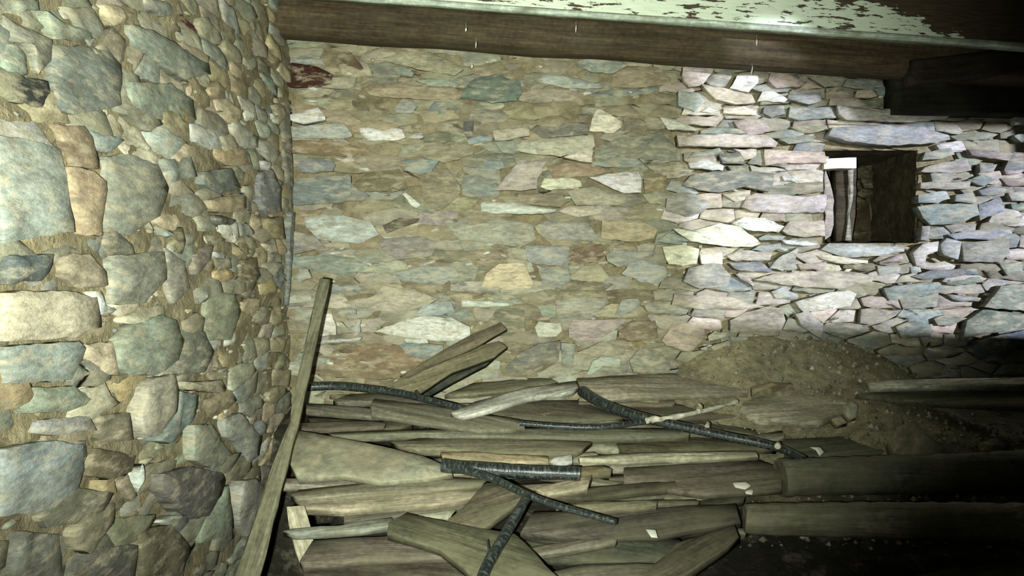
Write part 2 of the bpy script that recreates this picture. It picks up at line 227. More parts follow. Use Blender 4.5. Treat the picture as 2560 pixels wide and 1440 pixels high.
# ---------------- walls ----------------
def P_(s): return [tuple(int(v) for v in q.split(',')) for q in s.split()]
BACK = """R 25|705,175 735,163 800,172 835,190 830,215 795,222 725,222 708,200
KR 20|845,133 880,133 912,175 908,180 870,168 848,150
W 35|720,295 742,289 760,289 768,280 802,275 820,295 820,305 788,310 765,315 740,310
GW 26|715,322 760,318 850,312 870,318 882,335 885,345 860,350 800,350 718,346
W 32|903,325 925,323 960,330 985,323 1008,328 1018,348 1000,355 925,355 907,342
W 30|1025,347 1035,340 1055,337 1062,345 1058,351 1025,351
TTY 22|912,228 935,215 1010,213 1070,220 1140,223 1155,240 1150,255 1070,252 1000,250 930,243
G 16|1040,205 1070,198 1120,202 1150,215 1140,223 1075,218
BG 18|990,275 1008,250 1035,255 1045,268 1030,288 995,286
BG 18|1068,282 1088,257 1112,256 1122,270 1115,288 1075,288
K 14|882,250 895,248 925,270 928,282 905,280 885,268
D 22|1160,308 1185,305 1182,345 1170,350 1158,335
B 22|1168,352 1200,340 1232,345 1230,355 1172,366
T 18|1055,360 1100,358 1148,378 1152,400 1110,408 1020,385
OK 14|720,352 850,355 920,375 930,390 860,392 730,385
GB 26|745,415 760,400 800,397 835,403 845,415 835,430 790,434 755,432
C 18|838,397 880,395 892,405 865,410
GGD 26|1152,250 1160,225 1190,200 1240,190 1300,210 1305,240 1290,258 1230,262 1200,255
GB 12|705,150 760,143 810,150 815,165 740,165 715,172
G 12|980,170 1010,165 1040,180 1030,195 995,190
T 18|935,150 1000,130 1070,132 1130,160 1160,180 1140,195 1060,180 1000,165
GW 20|1330,195 1350,187 1400,190 1460,205 1505,215 1505,225 1420,226 1370,215 1335,208
OT 20|1525,212 1530,190 1570,170 1640,172 1675,200 1672,215 1600,222 1525,222
G 20|1440,165 1455,150 1545,155 1570,168 1530,188 1475,183
T 16|1300,238 1330,225 1400,225 1450,230 1440,255 1330,262 1295,255
G 14|1465,240 1540,225 1650,220 1640,232 1590,242 1520,245
C 38|1490,280 1500,278 1552,310 1550,325 1530,338 1472,332 1476,305
C 32|1232,332 1300,322 1322,318 1323,345 1290,350 1238,357
C 36|1290,357 1480,342 1485,370 1475,380 1400,396 1340,390 1292,382
C 40|1405,397 1480,370 1478,412 1440,405
GGM 24|1485,372 1540,350 1620,335 1650,335 1690,375 1680,405 1600,400 1530,395 1500,410 1483,400
KG 16|1335,315 1440,308 1472,308 1470,340 1350,348 1330,330
KT 16|1555,300 1600,298 1640,325 1600,330 1560,335
GB 20|725,480 750,450 830,440 880,440 880,490 850,510 740,515 725,500
KO 22|885,462 920,435 1000,425 1015,450 1020,475 980,482 900,480
GB 20|1003,403 1060,398 1100,405 1080,430 1050,438 1015,430
TTM 30|1057,460 1110,415 1150,460 1155,485 1115,520 1090,528 1060,500
W 28|1007,487 1018,483 1055,515 1045,522 1030,515
G 18|1160,440 1200,440 1240,450 1250,490 1200,500 1160,490 1155,465
GB 24|1190,415 1210,405 1255,403 1262,420 1235,433 1195,432
GW 22|765,545 860,540 930,555 950,590 900,610 800,600 770,570
GP 24|725,575 790,590 820,620 740,635 727,610
G 20|730,640 830,638 900,650 930,670 860,690 740,665
GGP 18|950,600 1040,590 1100,600 1080,640 1000,650 960,630
KD 22|960,565 1000,545 1050,548 1040,560 1000,572 970,585
TG 16|1100,550 1200,545 1330,560 1340,600 1300,620 1150,600
CP 36|1240,478 1265,445 1300,405 1365,408 1345,450 1342,475 1300,480
C 36|1350,470 1358,450 1420,448 1450,455 1452,468 1430,475 1365,478
W 42|1470,447 1545,435 1590,435 1600,450 1600,485 1555,485 1505,465
TO 20|1365,412 1440,410 1500,420 1530,430 1480,442 1380,448
T 22|1280,485 1400,486 1420,505 1400,520 1330,515 1295,505
TG 20|1415,480 1480,468 1560,490 1580,500 1540,515 1440,515
W 38|1202,510 1210,507 1290,510 1390,527 1390,532 1340,538 1230,536 1205,530
C 34|1393,530 1420,517 1480,518 1510,525 1500,538 1440,546
KO 18|1605,432 1650,432 1665,440 1660,480 1610,485
CG 34|1335,568 1360,555 1470,560 1492,595 1480,605 1370,600 1345,585
TY 32|1502,553 1600,555 1640,575 1630,600 1580,605 1500,600
GW 30|1315,615 1425,615 1420,650 1400,665 1330,660 1310,640
KO 24|1430,625 1500,610 1510,640 1490,655 1420,665
G 36|1512,640 1530,625 1630,628 1635,635 1590,655 1540,668 1515,655
GW 36|1570,660 1600,650 1660,668 1665,690 1640,712 1600,705 1550,685
C 42|1650,620 1700,612 1740,625 1735,660 1700,665 1665,660
CY 38|1215,685 1250,660 1310,657 1335,710 1325,722 1270,724 1205,718
G 28|1345,670 1420,665 1425,700 1400,720 1355,715
TC 30|1420,690 1460,665 1495,660 1520,690 1510,705 1450,715
GW 30|970,690 1060,665 1140,668 1150,690 1100,715 1000,700
CT 36|860,755 940,740 960,715 1040,725 1100,745 1070,765 980,780 940,775
WB 34|1060,762 1100,755 1130,755 1138,780 1080,790 1040,790
W 46|940,827 1000,805 1060,790 1130,793 1178,815 1177,848 1100,850 1010,840
W 34|797,855 860,845 910,842 905,850 800,858
W 32|800,800 815,785 835,782 845,810 845,835 805,838
W 30|872,820 885,812 905,800 905,830 895,838
G 28|845,770 895,772 895,785 850,788
CG 26|728,738 785,736 783,755 728,757
WG 30|738,695 755,672 775,675 785,695 755,705
G 24|825,710 900,712 910,725 830,735
OM 12|790,880 880,855 980,855 1050,880 1060,905 1000,930 900,945 790,930
GB 26|1000,862 1020,855 1110,862 1110,885 1060,895 1020,885
W 30|1015,845 1070,845 1075,857 1020,855
KG 28|1215,810 1240,775 1270,768 1310,775 1312,835 1290,840 1250,838 1220,835
W 30|1155,750 1210,752 1270,757 1275,765 1200,768 1155,765
CP 38|1430,797 1565,797 1540,820 1490,850 1445,857 1420,840 1420,820
CW 36|1335,815 1345,803 1400,808 1405,825 1390,840 1345,843
TG 32|1385,750 1450,742 1515,745 1510,770 1470,795 1390,795
WG 44|1535,785 1550,750 1590,745 1597,760 1575,780 1550,790
OT 32|1545,825 1580,803 1635,800 1640,845 1570,850 1543,840
PT 34|1650,850 1680,805 1755,810 1760,840 1720,880 1690,870 1660,860
GM 36|1260,920 1300,880 1345,858 1400,850 1395,900 1345,915 1280,930
G 40|1400,855 1437,858 1430,905 1405,915
WG 36|1465,930 1480,900 1500,890 1550,893 1545,915 1500,915 1475,935
T 34|1440,880 1505,850 1560,870 1555,885 1480,888
TG 34|1570,900 1600,865 1650,880 1670,905 1665,930 1580,928
O 34|1565,852 1600,850 1612,860 1600,868 1570,864
P 44|1700,175 1780,178 1765,200 1750,220 1715,225 1698,200
GP 40|1775,195 1800,185 1830,190 1805,225 1770,222 1755,210
W 50|1835,195 1885,195 1885,215 1860,238 1815,230
P 50|1915,192 1960,195 2005,215 1995,225 1930,228 1910,210
PC 44|1745,220 1800,228 1870,245 1880,262 1830,268 1780,255
BW 44|1690,235 1740,240 1755,262 1730,285 1690,270
W 44|1895,238 1920,235 1960,255 1950,262 1885,258
BG 50|1960,245 2040,240 2040,260 2010,270 1955,255
C 46|1800,280 1850,272 1880,285 1880,293 1830,293 1800,290
B 44|1900,275 1950,272 1955,290 1920,300 1900,290
BG 44|1965,275 2075,275 2078,300 1985,308 1960,300
WC 60|2075,275 2200,282 2300,285 2380,288 2340,305 2250,315 2100,308 2080,295
WC 40|1645,300 1690,305 1730,325 1735,332 1665,328
W 44|1745,284 1765,275 1793,283 1770,290 1752,288
P 48|1825,310 1870,300 1905,310 1915,330 1895,342 1860,340 1835,325
G 40|1745,330 1790,322 1850,330 1858,340 1745,340
CP 56|1685,345 1800,342 1900,345 1932,365 1925,375 1850,375 1690,370
PK 42|1965,325 2010,312 2055,320 2058,332 2000,340
WB 66|2050,350 2060,330 2120,325 2200,322 2280,325 2350,345 2355,355 2320,365 2200,372 2110,362
G 40|1935,355 1970,342 2030,345 2020,360 1960,365
P 40|2060,316 2110,310 2250,318 2290,325 2200,323
W 48|2512,300 2530,290 2575,292 2575,320 2515,318
WB 48|2512,345 2540,340 2585,345 2585,365 2530,362
G 36|2360,345 2440,335 2480,340 2450,355 2380,355
G 36|1715,400 1730,385 1790,375 1800,385 1770,392
W 46|1715,412 1760,405 1800,420 1800,432 1720,425
GD 38|1790,390 1840,383 1855,405 1850,415 1800,412
P 40|1825,378 1882,378 1880,400 1855,405 1840,385
PC 48|1900,380 2050,385 2056,412 1960,412 1900,420
PD 52|1700,465 1720,440 1800,432 1880,435 1922,438 1920,460 1912,485 1880,478 1850,472 1790,485 1740,480
PG 42|1660,497 1700,480 1750,495 1770,515 1750,535 1710,545 1660,530
TC 38|1800,490 1840,480 1870,478 1865,500 1830,508
W 40|1945,445 1985,447 1980,458 1950,455
T 30|1955,462 2050,457 2050,480 1990,490 1960,480
WP 50|1845,520 1858,495 1880,487 1990,495 2050,490 2050,515 2045,535 1950,535 1870,532
W 50|1820,560 1850,545 1900,548 1950,568 1935,583 1860,578
PC 48|1945,580 1965,555 2048,555 2050,592 1990,595 1960,590
WC 54|1675,575 1730,580 1790,560 1840,570 1890,610 1870,620 1800,618 1720,605
BG 40|1630,605 1675,578 1720,605 1660,610
B 44|1885,597 1905,587 1955,592 1945,603 1890,604
W 46|1945,602 2010,605 2035,613 2000,617 1955,612
G 42|1890,615 1940,608 1945,620 1910,633 1870,625
PC 46|1808,640 1840,625 1920,635 1915,652 1820,653
C 46|1742,640 1797,633 1797,662 1745,662
GP 50|1700,705 1715,670 1790,655 1820,690 1810,715 1740,722
B 46|1815,658 1890,655 1925,680 1915,683 1830,675
PG 46|1915,670 1935,645 1985,620 1975,655 1945,678
PC 56|1870,700 1920,685 2000,678 2120,680 2170,690 2165,705 2085,722 2000,718 1925,708
P 42|1830,685 1865,685 1875,715 1845,700
PC 54|1672,762 1680,735 1760,738 1830,745 1895,765 1860,772 1740,772
P 42|1985,660 2055,655 2050,675 1990,675
WC 54|1975,755 2060,730 2105,725 2125,735 2110,765 2050,775 1995,778
WB 44|1920,730 1945,718 1985,740 1980,748 1930,745
GP 50|1975,785 2005,775 2045,810 2043,845 2020,835 1990,810
C 42|1763,838 1780,828 1812,828 1805,842 1765,850
TC 40|1770,865 1815,848 1822,870 1780,880
C 40|1742,870 1765,862 1760,880
TG 28|1820,800 1860,780 1920,765 1950,770 1955,800 1940,840 1820,830
G 36|1815,840 1865,842 1848,865 1825,855
G 40|2290,405 2300,385 2360,375 2370,392 2340,402
PG 46|2285,435 2295,422 2340,410 2400,405 2410,430 2370,438
PG 44|2400,380 2570,390 2570,408 2480,405 2410,395
B 44|2430,415 2475,415 2465,435 2430,437
PG 46|2285,460 2410,455 2405,475 2360,478 2285,475
P 40|2345,440 2385,437 2393,450 2350,452
B 44|2400,455 2440,440 2470,452 2440,470
B 44|2428,480 2460,468 2500,478 2480,490 2440,492
BW 42|2280,490 2350,480 2360,500 2330,510 2280,510
BG 50|2278,518 2350,512 2420,515 2425,540 2380,562 2310,565 2290,545
B 44|2430,515 2470,500 2500,530 2450,545 2430,555
G 44|2370,490 2410,485 2425,500 2420,512 2370,508
P 44|2490,430 2540,428 2530,440 2495,442
P 44|2485,450 2570,445 2570,470 2500,468
BP 40|2290,567 2310,567 2306,603 2286,603
B 44|2350,590 2400,578 2510,575 2515,590 2480,600 2370,600
PG 44|2500,485 2570,480 2570,510 2510,505
G 40|2510,512 2550,514 2545,525 2515,530
GP 40|2480,550 2540,540 2530,560 2500,565
BW 50|2040,625 2060,610 2150,612 2240,618 2240,630 2180,642 2100,645
C 44|2030,640 2060,638 2155,652 2155,660 2090,660 2040,648
P 44|2185,655 2240,637 2245,655 2185,660
PW 50|2265,635 2290,610 2330,605 2325,630 2300,640 2295,662 2275,665
BW 50|2332,612 2350,598 2385,605 2375,650 2340,640
PG 52|2385,608 2500,603 2498,635 2480,658 2388,655
B 48|2262,690 2310,678 2420,670 2425,685 2350,695 2290,700
G 44|2195,720 2250,710 2330,705 2345,725 2300,740 2210,750
G 42|2350,700 2430,692 2440,705 2380,715 2350,712
G 42|2350,735 2435,745 2430,752 2370,752
G 50|2440,768 2480,715 2570,705 2580,780 2500,773
GD 50|2385,850 2400,800 2440,772 2570,787 2570,813 2480,828 2410,840
NB 56|2395,870 2440,843 2550,822 2545,850 2510,880 2460,905 2420,890
G 40|2320,795 2350,788 2400,795 2360,815 2330,812
GD 40|2225,815 2260,800 2310,810 2315,840 2240,845
G 42|2480,660 2535,655 2540,680 2500,690
G 34|2180,665 2240,668 2235,685 2185,688
BW 40|2262,668 2285,668 2290,680 2265,684"""
LEFT = """DDG 30|88,110 180,115 240,125 262,160 258,210 250,265 190,280 120,285 95,270 90,200
N 26|-40,195 45,195 72,205 105,290 80,280 0,245 -40,230
BW 34|-60,340 0,345 115,370 128,440 135,580 0,600 -60,605
OT 30|95,310 165,318 190,340 205,400 208,425 150,415 125,370
YT 24|132,415 200,427 228,450 230,500 222,590 165,585 142,500
G 34|285,60 340,75 420,120 480,160 490,185 430,200 370,165 300,115
R 10|427,37 470,60 500,78 522,108 490,92 450,65
YC 22|222,10 290,15 320,35 270,60 240,60
G 22|320,-10 400,5 430,40 380,40 330,20
GT 20|235,392 290,385 360,410 390,470 370,540 300,590 238,580 235,470
G 24|280,205 400,210 470,250 480,300 400,308 290,270
B 20|182,326 240,332 280,350 250,383 197,370
G 24|-30,110 0,112 28,135 34,190 -30,192
TG 26|-30,40 60,88 88,100 85,150 60,188 32,130 0,108 -30,100
G 24|65,30 130,60 200,80 210,100 150,100 90,95
BN 30|-40,640 100,635 95,660 60,700 -40,712
KT 28|115,650 140,635 185,635 230,680 238,715 160,720 115,690
GT 30|242,640 380,627 385,700 330,758 240,762
W 20|197,732 228,728 234,760 268,776 215,788 205,760
CT 34|-50,730 130,728 205,745 208,820 150,843 -50,855
GB 34|-50,867 150,853 172,870 165,900 140,950 -50,960
YC 24|175,862 248,855 256,900 260,938 210,930 182,890
G 38|257,850 290,812 370,787 405,800 420,850 400,900 350,935 270,940 252,900
GK 30|415,845 440,818 480,830 495,880 470,930 415,938 402,905
GT 30|490,752 520,732 550,735 565,780 550,850 500,850 488,800
K 24|585,652 620,642 630,690 600,738 582,710
KP 24|455,640 490,617 513,612 505,650 475,678 457,688
K 26|400,600 425,567 440,600 430,640 405,630
YT 36|490,502 520,492 580,490 585,520 550,532 500,530
D 30|500,540 540,540 570,550 560,562 510,562
W 24|510,632 535,630 540,648 515,645
YK 44|640,547 672,542 680,598 655,595 641,570
BD 36|625,432 650,422 675,470 672,530 640,538 626,500
W 34|630,402 645,402 655,412 645,430 632,415
W 26|590,277 610,280 612,300 592,303
W 26|663,285 675,290 676,312 666,305
CP 40|345,942 400,937 414,975 403,1030 350,1088 312,1093 302,1040 320,970
BG 34|418,978 470,987 468,1010 440,1060 380,1108 345,1100 408,1035
TC 44|417,956 515,951 525,970 520,983 422,974
BG 36|-60,1125 70,1102 160,1110 165,1175 150,1220 90,1270 -60,1295
D 30|147,1104 175,1101 182,1140 166,1163 156,1130
K 30|187,1122 310,1137 300,1178 250,1198 178,1188
Y 30|210,1203 245,1195 250,1230 215,1230
T 28|265,1212 288,1185 308,1240 290,1255
W 38|300,1195 312,1160 311,1210 301,1230
DG 40|348,1187 440,1167 520,1182 535,1200 525,1240 490,1290 440,1300 370,1250 347,1220
W 38|355,1302 380,1292 420,1287 415,1297 370,1307
KG 30|57,1282 150,1220 238,1232 210,1300 82,1318
KT 36|132,1332 180,1275 250,1255 238,1310 170,1383 132,1370
CG 40|562,1202 600,1197 635,1222 645,1280 630,1330 590,1343 562,1310 553,1250
G 30|480,1312 545,1210 552,1320 520,1345 470,1360
WG 30|532,1050 570,1032 600,1060 628,1092 624,1138 600,1158 570,1110 537,1090
TG 28|440,1062 500,1062 530,1100 588,1158 500,1170 440,1150
D 30|172,1372 300,1362 300,1450 182,1450
K 30|310,1330 400,1310 450,1370 420,1450 320,1450
GD 26|0,1330 110,1335 130,1450 -20,1450
G 28|30,970 150,965 210,1000 130,1030 20,1030
GW 26|60,1050 190,1040 200,1075 100,1090 40,1080
TK 26|205,1040 290,1030 295,1100 220,1112
G 24|0,0 60,0 58,25 0,28
TG 24|385,620 440,650 450,720 400,760 388,700
G 24|470,430 560,420 590,470 520,485 470,460
G 24|380,400 450,390 465,440 400,455
WB 22|455,310 530,320 560,360 500,375 462,350
TY 24|520,360 590,370 600,410 540,415 515,390
GD 22|693,250 712,250 714,380 716,520 702,520 694,400
BD 26|698,530 714,530 717,640 718,765 704,765 700,640"""
def parse(s):
    out = []
    for l in s.strip().split('\n'):
        a, b = l.split('|'); k, p = a.split(); out.append((k, float(p) / 1000 + .009, P_(b)))
    return out
def to_wall(kind, p):
    r = ray(p)
    if kind == 'back': q = CAM + r * (YB / r.y); return (q.x, q.z)
    q = CAM + r * (XL / r.x) if r.x < -.05 else CAM + r * 3.2; return (q.y, q.z)
def px_of(P): return (1280 + F * P.x / P.y, 720 - F * (P.z - CAM.z) / P.y)
WALLF = {'back': Matrix(((1, 0, 0, 0), (0, 0, -1, YB), (0, 1, 0, 0), (0, 0, 0, 1))),      # local x=X, y=Z, z=-Y
         'left': Matrix(((0, 0, 1, XL), (1, 0, 0, 0), (0, 1, 0, 0), (0, 0, 0, 1)))}       # local x=Y, y=Z, z=+X
def clip(poly, mx, my, nx, ny):
    out = []
    for i in range(len(poly)):
        a, b = poly[i], poly[(i + 1) % len(poly)]
        da = (a[0] - mx) * nx + (a[1] - my) * ny; db = (b[0] - mx) * nx + (b[1] - my) * ny
        if da <= 0: out.append(a)
        if (da < 0) != (db < 0) and abs(da - db) > 1e-12:
            t = da / (da - db); out.append((a[0] + (b[0] - a[0]) * t, a[1] + (b[1] - a[1]) * t))
    return out
def cells(u0, u1, v0, v1, rh, cw, an):
    seeds = []; v = v0
    while v < v1:
        h = rh * R.uniform(.6, 1.35); u = u0 + R.uniform(-.1, 0)
        while u < u1:
            wd = cw * R.choice((.45, .7, 1, 1.2, 1.7)) * R.uniform(.8, 1.2)
            seeds.append((u + wd / 2, (v + h / 2 + R.uniform(-.25, .25) * h + .012 * math.sin(u * 3)) * an)); u += wd
        v += h
    res = []
    for i, s in enumerate(seeds):
        nb = sorted(((t[0] - s[0]) ** 2 + (t[1] - s[1]) ** 2, j) for j, t in enumerate(seeds) if j != i and abs(t[0] - s[0]) < .5 and abs(t[1] - s[1]) < .5)[:18]
        p = [(s[0] - .25, s[1] - .25), (s[0] + .25, s[1] - .25), (s[0] + .25, s[1] + .25), (s[0] - .25, s[1] + .25)]
        for d, j in nb:
            t = seeds[j]; p = clip(p, (s[0] + t[0]) / 2, (s[1] + t[1]) / 2, t[0] - s[0], t[1] - s[1])
            if len(p) < 3: break
        if len(p) > 2: res.append([(a, b / an) for a, b in p])
    return res
NICHE = (to_wall('back', (2058, 605))[0], to_wall('back', (2288, 605))[0], to_wall('back', (2058, 608))[1], to_wall('back', (2058, 376))[1])

def build_wall(kind, traced, rng, rh, cw, an, cap):
    M = WALLF[kind]; u0, u1, v0, v1 = rng
    # mud mortar core: a displaced grid (with the niche left open in the back wall)
    mb = MB(); st = .024; nu, nv = int((u1 - u0) / st) + 1, int((v1 - v0) / st) + 1
    us = [u0 + (u1 - u0) * i / nu for i in range(nu + 1)]; vs_ = [v0 + (v1 - v0) * i / nv for i in range(nv + 1)]
    if kind == 'back':
        for lst, vals in ((us, NICHE[:2]), (vs_, NICHE[2:])):
            for x in vals:
                k = min(range(len(lst)), key=lambda i: abs(lst[i] - x)); lst[k] = x
    V = []
    for v in vs_:
        for u in us: 
            rt = kind == 'back' and u > .66; m_ = .001 if rt else (.012 if kind == 'back' and v > 1.62 else .009) if kind == 'back' else .016
            V.append((u, v, m_ + (.016 * noise.noise(Vector((u * 7, v * 13, 3.3))) + .010 * noise.noise(Vector((u * 25, v * 40, 1.3)))) * (.5 if rt else 1)))
    n_ = len(us); Fc = []
    for j in range(len(vs_) - 1):
        for i in range(n_ - 1):
            cu, cv = (us[i] + us[i + 1]) / 2, (vs_[j] + vs_[j + 1]) / 2
            if kind == 'back' and NICHE[0] < cu < NICHE[1] and NICHE[2] < cv < NICHE[3]: continue
            Fc.append((j * n_ + i, j * n_ + i + 1, (j + 1) * n_ + i + 1, (j + 1) * n_ + i))
    mb.add(V, Fc, (.2, .2, .2))
    # solid body behind the face
    D = -.45; e = [(u0, v0, 0), (u1, v0, 0), (u1, v1, 0), (u0, v1, 0)]
    b = [(x, y, D) for x, y, z in e]; mb.add(e + b, [(0, 1, 5, 4), (1, 2, 6, 5), (2, 3, 7, 6), (3, 0, 4, 7), (7, 6, 5, 4)], (.2, .2, .2), False)
    wall = link('wall_' + kind, mb.mesh('wall_' + kind), M_MO, None, M); wall['kind'] = 'structure'
    items = []; polys = []
    for k, pr, pts in traced:
        q = [to_wall(kind, p) for p in pts]
        if kind == 'left': q = [(min(a, YB - .02), b_) for a, b_ in q]
        polys.append((min(a for a, _ in q), max(a for a, _ in q), min(b_ for _, b_ in q), max(b_ for _, b_ in q), q))
        items.append((1e9 + abs(area(pts)), q, pr, k, True))
    for c in cells(u0, u1, v0, v1, rh, cw, an):
        cu = sum(p[0] for p in c) / len(c); cv = sum(p[1] for p in c) / len(c)
        if not (u0 < cu < u1 and v0 < cv < v1): continue
        if kind == 'back' and NICHE[0] - .03 < cu < NICHE[1] + .03 and NICHE[2] - .03 < cv < NICHE[3] + .03: continue
        smp = [(cu + (p[0] - cu) * t, cv + (p[1] - cv) * t) for p in c for t in (.4, .85)] + [(cu, cv)]
        hit = 0
        for s in smp:
            for a, b_, c_, d_, q in polys:
                if a < s[0] < b_ and c_ < s[1] < d_ and inside(s, q): hit += 1; break
        if hit > .62 * len(smp): continue
        if kind == 'back': c = [(min(max(p[0], u0 + .0), u1), p[1]) for p in c]
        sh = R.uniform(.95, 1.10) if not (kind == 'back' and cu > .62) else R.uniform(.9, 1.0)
        c = [(cu + (p[0] - cu) * sh, cv + (p[1] - cv) * (sh - .02)) for p in c]
        if abs(area(c)) < .0002: continue
        W3 = M @ Vector((cu, cv, 0)); px, py = px_of(W3) if W3.y > .2 else (-999, 0)
        vis = -60 < px < 2620 and -40 < py < 1480
        apx = abs(area(c)) * (F / max(W3.y, .3)) ** 2 * (abs(XL) / max(W3.y, .3) if kind == 'left' else 1)
        if kind == 'back' and py > 1010: vis = False
        if kind == 'back':
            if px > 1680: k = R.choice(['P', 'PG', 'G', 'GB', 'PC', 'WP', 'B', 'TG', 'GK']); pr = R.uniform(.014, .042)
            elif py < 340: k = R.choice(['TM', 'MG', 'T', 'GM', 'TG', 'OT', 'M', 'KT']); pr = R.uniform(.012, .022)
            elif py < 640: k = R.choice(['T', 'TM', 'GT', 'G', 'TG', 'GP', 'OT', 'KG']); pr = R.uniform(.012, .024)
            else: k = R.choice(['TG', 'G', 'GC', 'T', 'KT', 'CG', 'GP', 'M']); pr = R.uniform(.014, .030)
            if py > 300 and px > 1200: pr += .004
        else:
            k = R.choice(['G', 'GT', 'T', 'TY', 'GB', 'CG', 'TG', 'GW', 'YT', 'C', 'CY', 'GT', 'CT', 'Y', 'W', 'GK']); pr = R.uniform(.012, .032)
            if py > 1150: k = R.choice(['GK', 'K', 'G', 'TK', 'DG', 'GD'])  # darker stones low down: torch falloff put into the colour
        items.append((apx if vis else 0, c, pr, k, False))
    items.sort(key=lambda t: -t[0])
    rest = MB(); nparts = 0
    for apx, q, pr, k, tr in items:
        if area(q) < 0: q = q[::-1]
        cu = sum(p[0] for p in q) / len(q); cv = sum(p[1] for p in q) / len(q)
        right = kind == 'back' and cu > .62
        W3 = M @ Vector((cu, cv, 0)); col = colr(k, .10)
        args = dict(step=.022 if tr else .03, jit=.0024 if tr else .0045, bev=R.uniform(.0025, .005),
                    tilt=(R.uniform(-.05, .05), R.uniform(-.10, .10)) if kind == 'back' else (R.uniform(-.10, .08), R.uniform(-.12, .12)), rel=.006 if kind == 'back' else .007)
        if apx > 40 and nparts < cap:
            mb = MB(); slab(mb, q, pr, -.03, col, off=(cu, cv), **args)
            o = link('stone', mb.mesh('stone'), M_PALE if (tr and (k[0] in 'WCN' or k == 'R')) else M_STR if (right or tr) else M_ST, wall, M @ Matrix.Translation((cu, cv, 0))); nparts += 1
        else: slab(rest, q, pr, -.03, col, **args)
    # small chinking chips pressed into the mortar
    for i in range(2000 if kind == 'back' else 700):
        u, v = R.uniform(u0, u1), (R.uniform(.85, 1.5) if R.random() < .5 else R.uniform(v0 + .3, v1))
        if kind == 'back' and NICHE[0] - .01 < u < NICHE[1] + .01 and NICHE[2] - .01 < v < NICHE[3] + .01: continue
        a, b_ = R.uniform(.008, .03), R.uniform(.004, .009); t = R.gauss(0, .25); n = 6; ph = R.random()
        q = [(u + a * math.cos((j + ph) * 6.283 / n) * math.cos(t) - b_ * math.sin((j + ph) * 6.283 / n) * math.sin(t),
              v + a * math.cos((j + ph) * 6.283 / n) * math.sin(t) + b_ * math.sin((j + ph) * 6.283 / n) * math.cos(t)) for j in range(n)]
        slab(rest, q, R.uniform(.016, .028), -.01, colr(R.choice(['G', 'C', 'T', 'TG', 'W', 'K']), .12), step=.05, jit=.002, bev=.004, rel=.003)
    o = link('stone_infill', rest.mesh('stone_infill'), M_ST, wall, M.copy()); o['kind'] = 'stuff'
    return wall
wall_b = build_wall('back', parse(BACK), (XL - .05, XR, 0, 2.75), .052, .150, 2.9, 298)
wall_l = build_wall('left', parse(LEFT), (-1.2, YB, 0, 2.75), .052, .185, 3.0, 298)

# niche: four sides, a rubble back and its sill
def box(mb, x0, x1, y0, y1, z0, z1, col, jit=0):
    V = [(x + R.uniform(-jit, jit), y + R.uniform(-jit, jit), z + R.uniform(-jit, jit)) for z in (z0, z1) for y in (y0, y1) for x in (x0, x1)]
    mb.add(V, [(0, 2, 3, 1), (4, 5, 7, 6), (0, 1, 5, 4), (2, 6, 7, 3), (0, 4, 6, 2), (1, 3, 7, 5)], col, False)
a0, a1, b0, b1 = NICHE; ND = .40
mb = MB()
V = []; nn = 10
for s in ((a0, b0, a1, b0), (a1, b0, a1, b1), (a1, b1, a0, b1), (a0, b1, a0, b0)):
    base = len(mb.v); vv = []
    for j in range(5):
        for i in range(nn + 1):
            u = s[0] + (s[2] - s[0]) * i / nn; v = s[1] + (s[3] - s[1]) * i / nn; z = .012 - (ND + .012) * j / 4
            k_ = .015 * noise.noise(Vector((u * 17, v * 17, z * 17)))
            cu, cv = (a0 + a1) / 2, (b0 + b1) / 2
            vv.append((u + (k_ if abs(s[0] - s[2]) < 1e-6 else 0), v + (k_ if abs(s[1] - s[3]) < 1e-6 else 0), z))
    mb.add(vv, [(j * (nn + 1) + i, (j + 1) * (nn + 1) + i, (j + 1) * (nn + 1) + i + 1, j * (nn + 1) + i + 1) for j in range(4) for i in range(nn)], (.2, .2, .2))
vv = []
for j in range(nn + 1):
    for i in range(nn + 1):
        u = a0 + (a1 - a0) * i / nn; v = b0 + (b1 - b0) * j / nn; vv.append((u, v, -ND + .03 * noise.noise(Vector((u * 12, v * 12, 9)))))
mb.add(vv, [(j * (nn + 1) + i, j * (nn + 1) + i + 1, (j + 1) * (nn + 1) + i + 1, (j + 1) * (nn + 1) + i) for j in range(nn) for i in range(nn)], (.2, .2, .2))
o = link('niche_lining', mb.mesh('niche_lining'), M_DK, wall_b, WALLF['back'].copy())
for c in cells(a0, a1, b0, b1, .05, .12, 2.2):
    cu = sum(p[0] for p in c) / len(c); cv = sum(p[1] for p in c) / len(c)
    if not (a0 < cu < a1 and b0 < cv < b1): continue
    c = [(min(max(cu + (p[0] - cu) * .9, a0), a1), min(max(cv + (p[1] - cv) * .9, b0), b1)) for p in c]
    if abs(area(c)) < .0004: continue
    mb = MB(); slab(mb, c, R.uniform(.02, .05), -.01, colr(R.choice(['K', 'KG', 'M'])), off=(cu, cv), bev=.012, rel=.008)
    link('niche_stone', mb.mesh('niche_stone'), M_DKS, wall_b, WALLF['back'] @ Matrix.Translation((cu, cv, -ND)))

